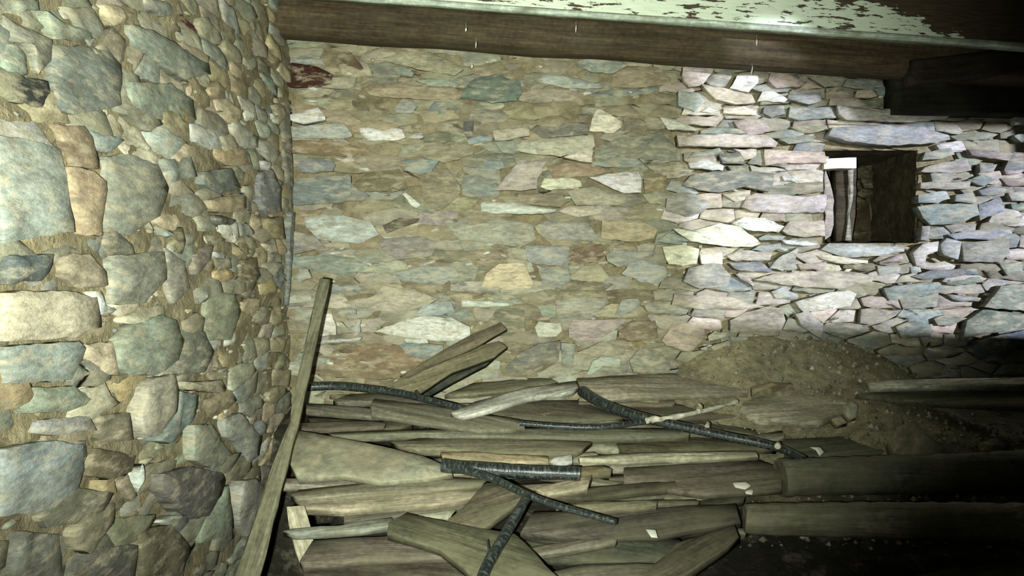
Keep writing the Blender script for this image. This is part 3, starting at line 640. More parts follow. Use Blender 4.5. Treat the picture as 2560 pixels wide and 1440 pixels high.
# left jamb slab standing in the niche and the T shaped wooden frame piece
def W2(kind, px, dz):   # pixel -> point on a plane dz in front of the back wall
    r = ray(px); return CAM + r * ((YB - dz) / r.y)
def upright(name, pts, dz, th, col, mat, parent=None, **kw):
    q = [W2('back', p, dz) for p in pts]; cx = sum(p.x for p in q) / len(q); cz = sum(p.z for p in q) / len(q)
    mb = MB(); slab(mb, [(p.x, p.z) for p in q], 0, -th, col, off=(cx, cz), **kw)
    M = Matrix(((1, 0, 0, cx), (0, 0, -1, YB - dz), (0, 1, 0, cz), (0, 0, 0, 1)))
    return link(name, mb.mesh(name), mat, parent, M)
upright('jamb_stone', P_('2058,440 2065,425 2078,455 2086,500 2087,560 2080,590 2058,604'), -.03, .30, colr('GP'), M_STR, wall_b, bev=.01)
fr = bpy.data.objects.new('niche_frame', None); C.objects.link(fr); fr.location = (W2('back', (2115, 600), -.02))
tag(fr, 'T-shaped wooden frame remnant with pale block on a brown post in the wall niche', 'frame')
upright('post', P_('2088,420 2142,420 2140,500 2136,560 2130,603 2090,603 2092,500'), -.05, .06, tuple(v * .25 for v in colr('KO')), M_BEAM, fr, bev=.003)
tag(upright('lit_edge', P_('2118,420 2136,420 2131,445 2134,480 2127,530 2125,570 2127,601 2113,601 2117,560 2120,500 2121,450'), -.035, .012, colr('GP'), M_W, fr, bev=.002), 'pale strip added for the daylit edge of the post')  # pale strip paints in the daylight caught by the post edge
tag(upright('crosspiece', P_('2060,396 2142,393 2141,420 2060,422'), .02, .06, colr((236, 238, 236)), M_WEB, fr, bev=.002, jit=.001), 'bright white block')

# floor, ceiling, side and front walls (the room continues behind the camera)
mb = MB(); box(mb, XL - .45, XR + .45, YF - .4, YB + .45, -.2, 0, (.2, .2, .2)); o = link('floor', mb.mesh('floor'), M_SOIL); o['kind'] = 'structure'
mb = MB(); box(mb, XL - .45, XR + .45, YF - .4, YB + .45, 2.75, 2.95, colr('N')); o = link('ceiling', mb.mesh('ceiling'), M_BEAM); o['kind'] = 'structure'
def wall_open(name, pts_hole, plane, lo, hi, zlo, zhi, th):
    """wall on a plane x=const with a polygonal hole, solid, built by bridging outer box and hole"""
    bm = bmesh.new(); faces = []
    for x in (plane, plane + th):
        o_ = [bm.verts.new((x, a, b)) for a, b in ((lo, zlo), (hi, zlo), (hi, zhi), (lo, zhi))]
        h_ = [bm.verts.new((x, a, b)) for a, b in pts_hole]
        es = [bm.edges.new((o_[i], o_[(i + 1) % 4])) for i in range(4)] + [bm.edges.new((h_[i], h_[(i + 1) % len(h_)])) for i in range(len(h_))]
        bmesh.ops.triangle_fill(bm, edges=es, use_beauty=True); faces.append((o_, h_))
    for k in (0, 1):
        A, B = faces[0][k], faces[1][k]
        for i in range(len(A)): bm.faces.new((A[i], A[(i + 1) % len(A)], B[(i + 1) % len(A)], B[i]))
    bmesh.ops.recalc_face_normals(bm, faces=bm.faces)
    me = bpy.data.meshes.new(name); bm.to_mesh(me); bm.free(); o = link(name, me, M_MO); o['kind'] = 'structure'; return o
def back_proj(px, dy=0):
    q = W2('back', px, dy); t = (XR - q.x) / (SUNP.x - q.x); return q + (SUNP - q) * t
hole = [back_proj(*a) for a in (((1672, 810),), ((1672, 430),), ((1690, 230),), ((1772, 72), .22), ((1905, 72), .22), ((2050, 180), .22), ((2110, 250), .1), ((2240, 288), .2), ((2660, 292), .2), ((2660, 850), 0))]
wall_open('wall_right', [(p.y, p.z) for p in hole], XR, YF - .4, YB + .45, 0, 2.75, .02)
mb = MB(); box(mb, XL - .45, XR + .02, YF - .4, YF, 0, 2.75, (.2, .2, .2)); o = link('wall_front', mb.mesh('wall_front'), M_MO); o['kind'] = 'structure'

# ---------------- timbers overhead ----------------
def beam(name, pxs, dy, hpx, depth, col, mat, label, cat, roundness=.3, parent=None):
    """long timber whose lower front edge follows pixels pxs at distance dy in front of the back wall"""
    A, B = W2('back', pxs[0], dy), W2('back', pxs[1], dy); ax = (B - A).normalized(); L = (B - A).length
    H = hpx * (YB - dy) / F; up = Vector((0, 0, 1)); up = (up - ax * up.dot(ax)).normalized(); nrm = ax.cross(up)   # points towards the camera
    prof = []; r = roundness * min(H, depth) / 2
    for cx, cy, a_ in ((r, r, math.pi), (depth - r, r, 1.5 * math.pi), (depth - r, H - r, 0), (r, H - r, .5 * math.pi)):
        for k in range(4): t = a_ + k * math.pi / 6; prof.append((cx + r * math.cos(t), cy + r * math.sin(t)))
    ns = 28; V = []; m = len(prof)
    for i in range(ns + 1):
        x = L * i / ns
        for k, (a, b) in enumerate(prof):
            w_ = .006 * noise.noise(Vector((x * 3, k * .4, H * 30))); V.append((x, b + w_, -a + w_))
    Fc = [(i * m + k, (i + 1) * m + k, (i + 1) * m + (k + 1) % m, i * m + (k + 1) % m) for i in range(ns) for k in range(m)]
    Fc += [tuple(range(m)), tuple(ns * m + k for k in range(m - 1, -1, -1))]
    mb = MB(); mb.add(V, Fc, col)
    M = Matrix((( ax.x, up.x, nrm.x, A.x), (ax.y, up.y, nrm.y, A.y), (ax.z, up.z, nrm.z, A.z), (0, 0, 0, 1)))
    me = mb.mesh(name); o = link(name, me, mat, parent, M)
    if not parent: tag(o, label, cat)
    return o
beam('ceiling_beam', ((600, 71), (2900, 224)), .22, 104, .16, colr((70, 59, 42), 0), M_BEAM, 'long smooth dark brown timber under the painted board across the top of the back wall', 'beam', .7)
beam('timber_lintel', ((2236, 283), (2760, 288)), .11, 130, .1, colr((36, 32, 24), 0), M_BEAM, 'short heavy blackened timber at the upper right above the wall niche', 'beam', .5)
beam('broken_timber', ((2290, 205), (2800, 150)), .25, 60, .1, colr((46, 40, 30), 0), M_BEAM, 'dark splintered timber sloping up at the upper right corner', 'beam', .4)
# painted board: real grid so that the amount of paint left can vary over it
A, B = W2('back', (700, -12), .32), W2('back', (2760, 138), .32)
def painted():
    ax = (B - A).normalized(); L = (B - A).length; up = Vector((0, 0, 1)); up = (up - ax * up.dot(ax)).normalized(); nr = ax.cross(up)
    M = Matrix(((ax.x, up.x, nr.x, A.x), (ax.y, up.y, nr.y, A.y), (ax.z, up.z, nr.z, A.z), (0, 0, 0, 1)))
    r = bpy.data.objects.new('painted_board', None); C.objects.link(r); r.matrix_world = M
    tag(r, 'long board with peeling pale mint green paint along the top of the picture', 'board')
    mb = MB(); nx, ny = 90, 14; H = .30; V = []; cs = []
    for j in range(ny + 1):
        for i in range(nx + 1):
            x = L * i / nx; y = .022 + (H - .022) * j / ny; V.append((x, y, .004 * noise.noise(Vector((x * 2, y * 8, 1)))))
            t = x / L; p = .56 - 4 * max(0, t - (.80 - max(0, y - .03) * .9))
            if t > .2: p -= .03 + .03 * math.sin(t * 40)
            if t > .5 and y > .13: p -= .25 * min(1, (y - .13) / .03)
            cs.append((p, 0, 0))
    mb.add(V, [(j * (nx + 1) + i, j * (nx + 1) + i + 1, (j + 1) * (nx + 1) + i + 1, (j + 1) * (nx + 1) + i) for j in range(ny) for i in range(nx)], (0, 0, 0)); mb.c = cs
    bk = [(0, .022, -.035), (L, .022, -.035), (L, H, -.035), (0, H, -.035)]; b_ = len(mb.v); mb.add(bk, [(3, 2, 1, 0)], (.5, 0, 0), False)
    c0, c1, c2, c3 = 0, nx, ny * (nx + 1) + nx, ny * (nx + 1)
    for f in ((c0, b_, b_ + 1, c1), (c3, c2, b_ + 2, b_ + 3), (c0, c3, b_ + 3, b_), (c1, b_ + 1, b_ + 2, c2)): mb.f.append(f); mb.sm.append(False)
    link('face_board', mb.mesh('face_board'), M_PAINT, r, M.copy())
    mb = MB(); V = []; ns = 60; pr = [(0, .004), (.003, .010), (.012, .012), (.022, .009), (.024, .001), (.024, -.03), (0, -.03)]
    for i in range(ns + 1):
        x = L * i / ns
        for y, z in pr: V.append((x, y + .0015 * noise.noise(Vector((x * 20, y * 90, 2))), z))
    m = len(pr); mb.add(V, [(i * m + k, (i + 1) * m + k, (i + 1) * m + (k + 1) % m, i * m + (k + 1) % m) for i in range(ns) for k in range(m)] + [tuple(range(m)), tuple(ns * m + k for k in range(m - 1, -1, -1))], lin((190, 204, 186)))
    tag(link('bead_trim', mb.mesh('bead_trim'), M_W, r, M.copy()), 'smooth grey-green bead along the lower edge')
painted()

# ---------------- the heap of boards, soil and sticks ----------------
PN = Vector((0, -.27, 1)).normalized(); PQ = Vector((0, YB, .90))
def pile_z(x, y): return .9 - .27 * (YB - y)
def ground_z(x, y):
    z = pile_z(x, y) - .10
    z += .29 * math.exp(-(abs(x - 1.22) / .54) ** 3 - ((y - 3.24) / .30) ** 2) + .13 * math.exp(-((x - 1.45) / .36) ** 2 - ((y - 2.8) / .24) ** 2)
    z += .06 * math.exp(-((x - .8) / .3) ** 2 - ((y - 3.2) / .2) ** 2)
    z += .07 * math.exp(-((x - 1.55) / .5) ** 2 - ((y - 2.55) / .18) ** 2)
    def sm(t): t = max(0, min(1, t)); return t * t * (3 - 2 * t)
    z -= .55 * sm((-.57 - x) / .10) * sm((2.95 - y) / .2)                      # deep gap beside the left wall
    z -= .45 * sm((x - .70) / .15) * sm((2.12 - y) / .12)                      # dark hollow at the lower right
    z -= .30 * sm((2.0 - y) / .5)
    z += .012 * noise.noise(Vector((x * 9, y * 9, 0))) + .008 * noise.noise(Vector((x * 30, y * 30, 0)))
    return max(z, .01)
mb = MB(); V = []; SC = []; nx, ny = 150, 90
for j in range(ny + 1):
    for i in range(nx + 1):
        x = XL + .03 + (XR - XL - .06) * i / nx; y = .9 + (YB - .93) * j / ny; V.append((x, y, ground_z(x, y)))
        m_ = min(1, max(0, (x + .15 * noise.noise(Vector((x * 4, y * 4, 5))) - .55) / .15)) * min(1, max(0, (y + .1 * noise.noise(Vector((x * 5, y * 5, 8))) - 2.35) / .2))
        SC.append(tuple(a + (b_ - a) * m_ for a, b_ in zip(lin((46, 43, 33)), lin((150, 144, 112)))))  # darker earth off the mound: shade between the boards put into the colour
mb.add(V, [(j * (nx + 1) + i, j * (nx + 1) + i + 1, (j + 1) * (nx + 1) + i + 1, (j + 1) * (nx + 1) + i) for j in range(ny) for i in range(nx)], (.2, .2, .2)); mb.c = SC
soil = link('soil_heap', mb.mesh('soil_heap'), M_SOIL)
tag(soil, 'dry dusty soil mound banked against the foot of the back stone wall', 'soil', kind='stuff')
# crumbs and pebbles on the soil: too many to count
mb = MB()
for i in range(2600):
    x = R.gauss(1.35, .45); y = R.uniform(2.2, 3.18)
    if not XL < x < XR - .05: continue
    s = R.choice((.003, .004, .006, .009, .014)) * R.uniform(.7, 1.3); z = ground_z(x, y) + s * .3
    V = [Vector((R.uniform(.6, 1) * a, R.uniform(.6, 1) * b, R.uniform(.5, .9) * c)) * s + Vector((x, y, z)) for a, b, c in ((1, 0, 0), (-1, 0, 0), (0, 1, 0), (0, -1, 0), (0, 0, 1), (0, 0, -1))]
    mb.add(V, [(0, 2, 4), (2, 1, 4), (1, 3, 4), (3, 0, 4), (2, 0, 5), (1, 2, 5), (3, 1, 5), (0, 3, 5)], colr(R.choice(['T', 'M', 'G', 'K', 'C', 'K', 'M'])), False)
o = link('gravel_crumbs', mb.mesh('gravel_crumbs'), M_ST); tag(o, 'loose gravel and mortar crumbs scattered on the soil mound', 'gravel', kind='stuff')

def flat(name, pts, h, th, col, label, cat='board', tilt=0, group=None, mat=None, roll=0, rel=.003, bev=.004, jit=.002, step=.05, normal=None, depth=None, parent=None):
    n = Vector(normal).normalized() if normal else Vector((roll, -.27 - tilt, 1)).normalized()
    c = (sum(p[0] for p in pts) / len(pts), sum(p[1] for p in pts) / len(pts))
    if depth: q = CAM + ray(c) * depth
    else: q = on_plane(c, PQ + PN * h, PN)
    W = [on_plane(p, q, n) for p in pts]
    i0 = max(((W[i] - W[j]).length, i, j) for i in range(len(W)) for j in range(i)); ax = (W[i0[1]] - W[i0[2]]).normalized()
    if ax.x < 0: ax = -ax
    ay = n.cross(ax); L = [((w_ - q).dot(ax), (w_ - q).dot(ay)) for w_ in W]
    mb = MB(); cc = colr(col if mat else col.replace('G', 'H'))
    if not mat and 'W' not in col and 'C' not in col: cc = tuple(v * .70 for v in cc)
    mb_ = 0; slab(mb, L, 0, -th, cc, step=step, jit=jit, bev=bev, rel=rel)
    M = Matrix(((ax.x, ay.x, n.x, q.x), (ax.y, ay.y, n.y, q.y), (ax.z, ay.z, n.z, q.z), (0, 0, 0, 1)))
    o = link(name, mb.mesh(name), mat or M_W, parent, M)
    if not parent: tag(o, label, cat, group)
    return o
BOARDS = [  # colour, height above the heap, thickness, outline, label
 ('KG', .00, .02, '750,1400 780,1350 1000,1335 1190,1352 1200,1392 900,1400 760,1415', 'dark wide board lying flat in the bottom left of the heap'),
 ('K', -.02, .02, '760,1408 1000,1398 1230,1402 1240,1460 760,1470', 'dark board at the bottom edge below the wide dark one'),
 ('KG', .00, .02, '1330,1280 1540,1272 1840,1258 1852,1305 1640,1338 1450,1345 1300,1330', 'wide dusty olive board under the end of the thin ringed branch'),
 ('KG', -.03, .02, '1300,1345 1480,1350 1700,1345 1720,1400 1500,1402 1350,1395', 'dark dusty board just below the wide olive board'),
 ('KT', .04, .025, '1838,1312 1848,1342 1790,1385 1705,1445 1600,1445 1690,1355', 'dusty plank slanting to the lower left at the bottom centre'),
 ('TG', .01, .02, '1380,1428 1450,1412 1600,1405 1720,1412 1710,1450 1390,1450', 'pale edged board at the very bottom centre'),
 ('GT', .02, .02, '1560,1168 1900,1150 1955,1170 1955,1222 1760,1235 1560,1205', 'wide dusty grey board left of the upper log'),
 ('TC', .05, .02, '1440,945 1700,930 1790,935 1885,950 1870,982 1700,988 1520,993 1460,983', 'broad tan dusty board against the wall left of the soil mound'),
 ('TC', .05, .03, '1856,1005 1950,975 2150,985 2222,1008 2095,1030 2050,1052 1900,1045 1850,1028', 'short dusty timber half buried in front of the soil mound'),
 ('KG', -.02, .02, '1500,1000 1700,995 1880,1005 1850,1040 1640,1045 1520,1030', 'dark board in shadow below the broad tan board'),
 ('KT', -.01, .02, '1160,1012 1300,1000 1450,1000 1560,1045 1400,1052 1250,1040', 'brown board in the gap between pale split plank and thin branch'),
 ('T', .02, .02, '1110,986 1180,957 1370,941 1395,954 1330,966 1180,985', 'tan plank with a pale worn edge at the foot of the wall'),
 ('G', .02, .02, '832,1000 870,986 940,980 1060,998 1160,1018 1140,1030 1020,1010 940,1004 850,1008', 'narrow grey plank just under the dark branch at left'),
 ('TG', .01, .02, '765,1009 900,1015 1000,1030 1010,1044 860,1035 765,1026', 'thin grey-green lath at the left end of the heap'),
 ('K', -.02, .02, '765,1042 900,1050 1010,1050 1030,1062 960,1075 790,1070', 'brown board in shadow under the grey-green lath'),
 ('GT', .05, .018, '925,1010 935,996 1060,1010 1310,1050 1312,1070 1200,1075 1050,1055 930,1035', 'grey plank slanting down to a square cut end'),
 ('WW', .09, .018, '1125,1031 1180,1007 1320,967 1440,953 1446,966 1428,980 1320,995 1220,1025 1160,1040', 'bright cream freshly split plank lying across the heap'),
 ('TG', .03, .022, '820,1082 980,1075 1310,1070 1600,1070 1715,1071 1726,1080 1722,1090 1500,1095 1300,1092 1000,1088 840,1092', 'long pale pole with a rounded end under the branches'),
 ('TG', .02, .02, '975,1103 1050,1094 1200,1094 1400,1097 1480,1102 1450,1125 1430,1135 1200,1135 1050,1125 1000,1114', 'wide grey-tan board below the long pale pole'),
 ('CY', .03, .02, '1100,1129 1180,1129 1370,1140 1372,1156 1240,1156 1110,1150', 'short orange-cream board above the thick ringed log'),
 ('C', .02, .018, '1445,1141 1600,1131 1890,1127 1896,1139 1700,1147 1560,1150 1450,1151', 'long cream lath right of the white plaster lump'),
 ('TO', .03, .018, '1450,1168 1510,1163 1530,1170 1525,1182 1450,1187', 'small tan wood offcut at the right end of the ringed log'),
 ('TG', .035, .022, '728,1236 740,1227 930,1205 1100,1190 1218,1198 1200,1212 1000,1230 880,1241 750,1250', 'tan board with rough left end below the big broken slab'),
 ('TC', .02, .022, '745,1253 870,1247 1030,1232 1205,1216 1180,1245 1080,1260 860,1275 760,1271', 'pale board with whitened right end, second below the big slab'),
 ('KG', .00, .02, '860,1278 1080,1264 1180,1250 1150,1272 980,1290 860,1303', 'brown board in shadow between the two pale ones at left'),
 ('WG', .01, .02, '708,1326 725,1322 860,1312 980,1293 976,1315 900,1325 740,1335', 'narrow whitened lath behind the small upright board'),
 ('CG', .02, .015, '1045,1286 1140,1273 1120,1295 1080,1292', 'small pale chip of wood at the edge of the crossed boards'),
 ('KT', .05, .022, '1215,1205 1290,1210 1330,1232 1250,1290 1190,1332 1110,1305 1150,1272', 'short olive board lying across the crossed one'),
 ('KT', .07, .022, '970,1305 1010,1282 1100,1300 1290,1335 1400,1445 1190,1445 1100,1372 970,1332', 'large olive-tan board slanting to the bottom of the picture'),
 ('TC', .04, .02, '1335,1222 1400,1202 1480,1186 1468,1220 1370,1233', 'tan board end with a pale lower edge under the ringed log'),
 ('K', .02, .02, '1345,1236 1480,1217 1740,1196 1746,1214 1600,1228 1450,1246', 'dark brown board right of the pale edged board end'),
 ('T', .02, .02, '1420,1266 1460,1252 1645,1250 1640,1262 1590,1268 1490,1273', 'tan board with a light front edge beside the thin branch end'),
 ('CW', .14, .022, '2164,951 2400,945 2640,943 2640,960 2400,963 2180,966', 'long pale straight batten at the right edge below the slate'),
 ('HM', .10, .02, '2140,985 2300,972 2640,968 2640,1020 2400,1010 2250,1000', 'dark dusty board below the long pale batten'),
 ('KG', .00, .02, '1960,1098 2100,1090 2240,1100 2230,1130 2050,1140 1960,1130', 'dusty board half sunk in soil left of the triangular stone'),
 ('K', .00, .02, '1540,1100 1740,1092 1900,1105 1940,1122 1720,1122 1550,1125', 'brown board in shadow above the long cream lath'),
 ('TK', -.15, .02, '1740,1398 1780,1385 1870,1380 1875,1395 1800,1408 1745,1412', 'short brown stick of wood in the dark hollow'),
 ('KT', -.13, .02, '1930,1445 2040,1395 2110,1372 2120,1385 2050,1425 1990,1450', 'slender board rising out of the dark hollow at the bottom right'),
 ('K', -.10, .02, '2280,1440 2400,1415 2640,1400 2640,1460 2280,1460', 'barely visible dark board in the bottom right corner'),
]
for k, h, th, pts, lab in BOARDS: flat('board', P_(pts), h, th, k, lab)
flat('split_slab', P_('725,1160 735,1110 742,1076 830,1090 960,1115 1060,1140 1118,1163 1131,1185 1060,1196 1020,1198 950,1205 860,1186 745,1196'), .06, .022, 'TG', 'big broken-edged grey-tan slab beside the leaning lath at left', 'slab', tilt=.1, mat=M_SLAB, rel=.002)
# boards that stand or lean
flat('leaning_lath', P_('800,693 826,697 782,900 744,1067 722,1150 652,1440 634,1500 570,1500 588,1440 685,1150 722,1060 752,900'), 0, .03, 'TG', 'long narrow lath leaning up in the wall corner at left', 'board', depth=2.35, normal=(.2, -.93, .65), bev=.006)
flat('underside_shade', P_('1050,985 1130,936 1200,905 1236,893 1215,912 1130,955 1072,990'), 0, .03, 'NN', 'black strip added for the shaded underside of the lower propped board', 'shade', depth=3.03, normal=(0, -.9, .5))  # black strip added in place of the shade under the board
flat('leaning_board', P_('960,972 1020,932 1130,882 1245,852 1268,868 1235,892 1130,930 1050,982 1010,978'), 0, .03, 'TK', 'weathered grey-brown board propped on the wall, lower of the pair', 'board', depth=3.0, normal=(0, -.9, .5))
flat('leaning_board', P_('1250,806 1266,822 1190,868 1100,905 1020,945 1000,940 1100,880 1180,835'), 0, .03, 'KT', 'rough brown board propped on the wall, upper of the pair', 'board', depth=3.02, normal=(0, -.9, .4))
flat('upright_board', P_('715,1268 762,1262 775,1320 790,1390 757,1428 740,1380 722,1310'), 0, .02, 'TC', 'short upright board end with a pale middle beside the deep gap', 'board', depth=2.12, normal=(.1, -.9, .5))
# loose stones and bits on the heap
flat('loose_stone', P_('2225,1095 2250,1060 2290,1045 2320,1080 2375,1125 2300,1138 2240,1130'), .06, .05, 'TK', 'triangular dusty stone on the soil at the right', 'stone', tilt=.5, mat=M_ST, bev=.015, rel=.012)
flat('loose_stone', P_('2450,1105 2490,1085 2530,1110 2520,1130 2460,1125'), .04, .04, 'K', 'small dim stone right of the triangular one', 'stone', tilt=.4, mat=M_ST, bev=.015, rel=.01)
flat('loose_stone', P_('1880,960 1925,950 1985,955 1990,985 1930,992 1885,985'), .07, .05, 'KO', 'brown clod of stone in the front slope of the soil mound', 'stone', tilt=.4, mat=M_ST, bev=.015, rel=.01)
flat('loose_stone', P_('2110,1030 2130,1000 2148,1008 2145,1040 2125,1045'), .09, .03, 'TC', 'small tan stone at the lower edge of the soil mound', 'stone', tilt=.8, mat=M_ST, bev=.008)
flat('loose_stone', P_('2080,1045 2105,1035 2120,1055 2095,1062'), .08, .03, 'T', 'tiny tan stone beside the small one under the mound', 'stone', tilt=.8, mat=M_ST, bev=.008)
flat('plaster_lump', P_('1376,1152 1385,1137 1405,1132 1432,1132 1433,1153 1402,1160'), .05, .03, 'W', 'white plaster lump between orange board and cream lath', 'plaster', tilt=.4, mat=M_ST, bev=.01, rel=.01)
flat('plaster_flake', P_('1832,1206 1868,1204 1878,1214 1862,1222 1840,1217'), .04, .004, 'W', 'white plaster flake on the grey board left of the logs', 'plaster', mat=M_WEB)
flat('plaster_flake', P_('1862,1226 1884,1222 1880,1234 1866,1232'), .04, .004, 'WG', 'smaller pale flake just below the white flake by the logs', 'plaster', mat=M_WEB)
flat('plaster_flake', P_('1615,1322 1640,1322 1643,1342 1628,1340'), .04, .004, 'W', 'square white flake right of the thin branch end', 'plaster', mat=M_WEB)
flat('plaster_flake', P_('2026,1117 2052,1117 2062,1128 2050,1137 2040,1124'), .06, .004, 'C', 'cream flake on the dusty board near the end of the dark branch', 'plaster', mat=M_WEB)

def tube(name, pts, rad, mat, col, label, cat, h=.03, parent=None, seg=12, dens=10, capc=None, bump=.0, depths=None):
    """pts pixels on the heap surface raised by h (or with depths), rad in pixels at both ends"""
    W = []
    for i, p in enumerate(pts):
        W.append(CAM + ray(p) * depths[i] if depths else on_plane(p, PQ + PN * (h if not isinstance(h, (list, tuple)) else h[i]), PN))
    S = []
    for i in range(len(W) - 1):
        p0, p1, p2, p3 = W[max(i - 1, 0)], W[i], W[i + 1], W[min(i + 2, len(W) - 1)]
        for k in range(dens):
            t = k / dens; S.append(.5 * ((2 * p1) + (p2 - p0) * t + (2 * p0 - 5 * p1 + 4 * p2 - p3) * t * t + (3 * p1 - p0 - 3 * p2 + p3) * t ** 3))
    S.append(W[-1]); n = len(S); V = []; uvs = []; d = 0; root = W[0].copy()
    for i, p in enumerate(S):
        t = (S[min(i + 1, n - 1)] - S[max(i - 1, 0)]).normalized(); a = t.cross(Vector((0, 0, 1))).normalized(); b = a.cross(t)
        if i: d += (p - S[i - 1]).length
        r = (rad[0] + (rad[1] - rad[0]) * i / (n - 1)) * p.y / F * (1 + bump * noise.noise(Vector((d * 25, 0, rad[0]))))
        for k in range(seg):
            an = 6.2832 * k / seg; rr = r * (1 + .5 * bump * noise.noise(Vector((d * 30, math.cos(an) * 2, math.sin(an) * 2))))
            V.append(p + (a * math.cos(an) + b * math.sin(an)) * rr - root); uvs.append((d, k / seg))
    Fc = [(i * seg + k, (i + 1) * seg + k, (i + 1) * seg + (k + 1) % seg, i * seg + (k + 1) % seg) for i in range(n - 1) for k in range(seg)]
    mb = MB(); mb.add(V, Fc, col); ends = [tuple(range(seg)), tuple((n - 1) * seg + k for k in range(seg - 1, -1, -1))]
    for f in ends:
        mb.add([V[i] for i in f], [tuple(range(seg))], capc or col, False); uvs += [(0, 0)] * seg
    me = mb.mesh(name); uv = me.uv_layers.new(name='UVMap')
    for l in me.loops: uv.data[l.index].uv = uvs[l.vertex_index]
    o = link(name, me, mat, parent, Matrix.Translation(root))
    if not parent: tag(o, label, cat)
    return o
w1 = (1, 1, 1)
b = tube('branch', P_('760,968 830,965 900,970 1000,983 1070,1000 1130,1015 1180,1026'), (11, 8), M_BARK, w1, 'dark ringed branch lying along the wall foot at left', 'branch', h=.055)
tube('twig_stub', P_('1050,997 1044,985 1040,978'), (6, 4), M_BARK, w1, None, None, h=.07, parent=b, dens=3)
b = tube('branch', P_('1300,1058 1400,1066 1500,1068 1600,1056 1640,1050'), (7, 8), M_BARK, w1, 'thin dark branch with bare pale forked tip in the middle of the heap', 'branch', h=.07)
tag(tube('bare_tip', P_('1630,1052 1700,1040 1780,1022 1815,1012 1842,1004'), (7, 5), M_W, colr('C'), None, None, h=.075, parent=b, dens=6, bump=.5), 'bare pale tip without bark')
tube('knot', P_('1618,1052 1636,1046 1652,1050'), (8, 7), M_W, colr('C'), None, None, h=.08, parent=b, dens=3, bump=.6)
tube('twig_stub', P_('1745,1028 1752,1018 1748,1012'), (6, 4), M_W, colr('C'), None, None, h=.08, parent=b, dens=3)
b = tube('branch', P_('1455,978 1500,1006 1560,1030 1640,1052 1720,1070 1820,1092 1900,1108 1960,1125 2012,1150'), (14, 10), M_BARK, w1, 'long dark ringed branch crossing the heap diagonally to the right', 'branch', h=.06)
tag(tube('pruned_knot', P_('1944,1116 1946,1110'), (8, 6), M_W, colr('C'), None, None, h=.075, parent=b, dens=2), 'pale round pruning scar')
tag(tube('pruned_knot', P_('1768,1066 1770,1060'), (6, 5), M_W, colr('C'), None, None, h=.08, parent=b, dens=2), 'pale round pruning scar')
tube('log', P_('1105,1164 1200,1172 1320,1180 1450,1184'), (17, 17), M_BARK, w1, 'thick short log with dark ringed glossy bark', 'log', h=.075, capc=(2, 2, 1.6), seg=18, dens=14, bump=.12)
tube('branch', P_('1120,1160 1180,1180 1240,1200 1320,1238 1400,1266 1470,1286 1540,1306'), (11, 8), M_BARK, w1, 'thin dark branch curving down from beside the thick ringed log', 'branch', h=.10)
b = tube('stick', P_('1315,1246 1290,1290 1255,1350 1225,1400 1198,1460'), (12, 15), M_BARK, w1, 'short thick dark stick with a pale cut top at the bottom centre', 'branch', h=[.12, .12, .11, .10, .09], capc=(9, 8, 6), bump=.1)
tube('twig_stub', P_('1232,1385 1222,1372 1219,1350'), (4, 2), M_BARK, w1, None, None, h=.11, parent=b, dens=4)
tube('timber_log', P_('1950,1195 2100,1190 2300,1186 2480,1180 2660,1170'), (46, 50), M_W, tuple(v * .75 for v in colr('KH')), 'upper of two dusty logs at the right', 'log', h=.01, seg=22, bump=.10)
tube('timber_log', P_('1862,1296 1900,1298 2100,1300 2300,1304 2480,1310 2660,1320'), (34, 56), M_W, tuple(v * .85 for v in colr('HM')), 'lower of two dusty logs at the right over the dark hollow', 'log', h=.0, seg=22, bump=.10)

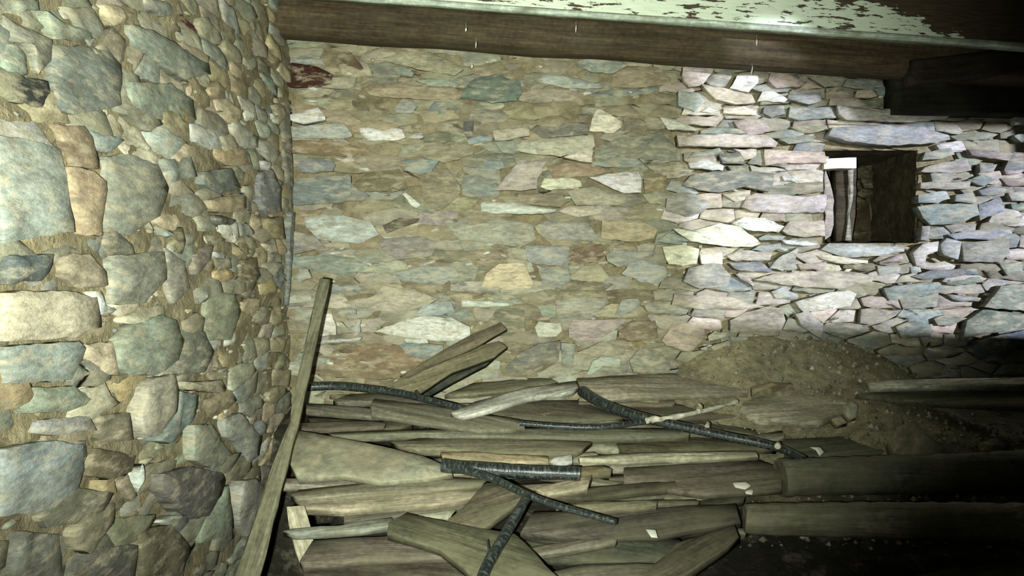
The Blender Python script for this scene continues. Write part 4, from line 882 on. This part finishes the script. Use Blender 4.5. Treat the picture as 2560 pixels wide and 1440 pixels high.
# buried boards that fill the body of the heap: nothing tells them apart
for i in range(56):
    x = R.uniform(800, 1900); y = R.uniform(985, 1400); L_ = R.uniform(120, 330); w_ = R.uniform(10, 22); a = R.gauss(-.03, .12)
    ca, sa = math.cos(a), math.sin(a)
    pts = [(x + dx * ca - dy * sa, y + dx * sa + dy * ca) for dx, dy in ((-L_ / 2, -w_ / 2), (0, -w_ * .6), (L_ / 2, -w_ / 2), (L_ / 2 + 8, 0), (L_ / 2, w_ / 2), (0, w_ * .5), (-L_ / 2, w_ / 2))]
    flat('buried_board', pts, R.uniform(-.05, .0), .018, R.choice(['K', 'KT', 'KG', 'TG', 'T', 'TC', 'CG']), 'weathered board mostly buried under the boards on top of the heap', group='buried boards in the heap')

# web shreds hanging from the timber
WEBS = [((1165, 74), 5, 5, 'white speck of web on the dark beam, leftmost of all'), ((1190, 112), 3, 9, 'thin web shred over the lower edge of the dark beam'),
        ((1180, 166), 5, 5, 'white web speck on the stone wall just below the dark beam'), ((1440, 72), 3, 10, 'small web shred in the middle of the dark beam'),
        ((1892, 106), 4, 9, 'white drop-like web shred below the painted board'), ((1880, 176), 3, 12, 'slanting white web shred at the beam above the daylit stones')]
for (x, y), a, b_, lab in WEBS:
    q = CAM + ray((x, y)) * (YB - .37 if y < 110 else YB - .34 if y != 166 else YB - .12); s = q.y / F
    mb = MB(); n = 8; V = []
    for j, (t, r_) in enumerate(((-1, .1), (-.5, .7), (.1, 1), (.6, .6), (1, .15))):
        for k in range(n): V.append(((r_ * a * .5 + 0) * s * math.cos(k * 6.283 / n) + (.8 * a * s * t * (1 if y == 176 else .2)), r_ * a * .4 * s * math.sin(k * 6.283 / n), t * b_ * s))
    mb.add(V, [(j * n + k, j * n + (k + 1) % n, (j + 1) * n + (k + 1) % n, (j + 1) * n + k) for j in range(4) for k in range(n)] + [tuple(range(n - 1, -1, -1)), tuple(4 * n + k for k in range(n))], (.8, .8, .7))
    # the thread it hangs on
    o = link('web_shred', mb.mesh('web_shred'), M_WEB, None, Matrix.Translation(q)); tag(o, lab, 'cobweb')
    th = MB(); top = .03
    th.add([(-.0003, 0, 0), (.0003, 0, 0), (.0002, .0006, top), (-.0002, .0006, top), (0, .001, 0), (0, .0012, top)], [(0, 1, 2, 3), (1, 4, 5, 2), (4, 0, 3, 5)], (.8, .8, .7))
    link('thread', th.mesh('thread'), M_WEB, o, Matrix.Translation(q))
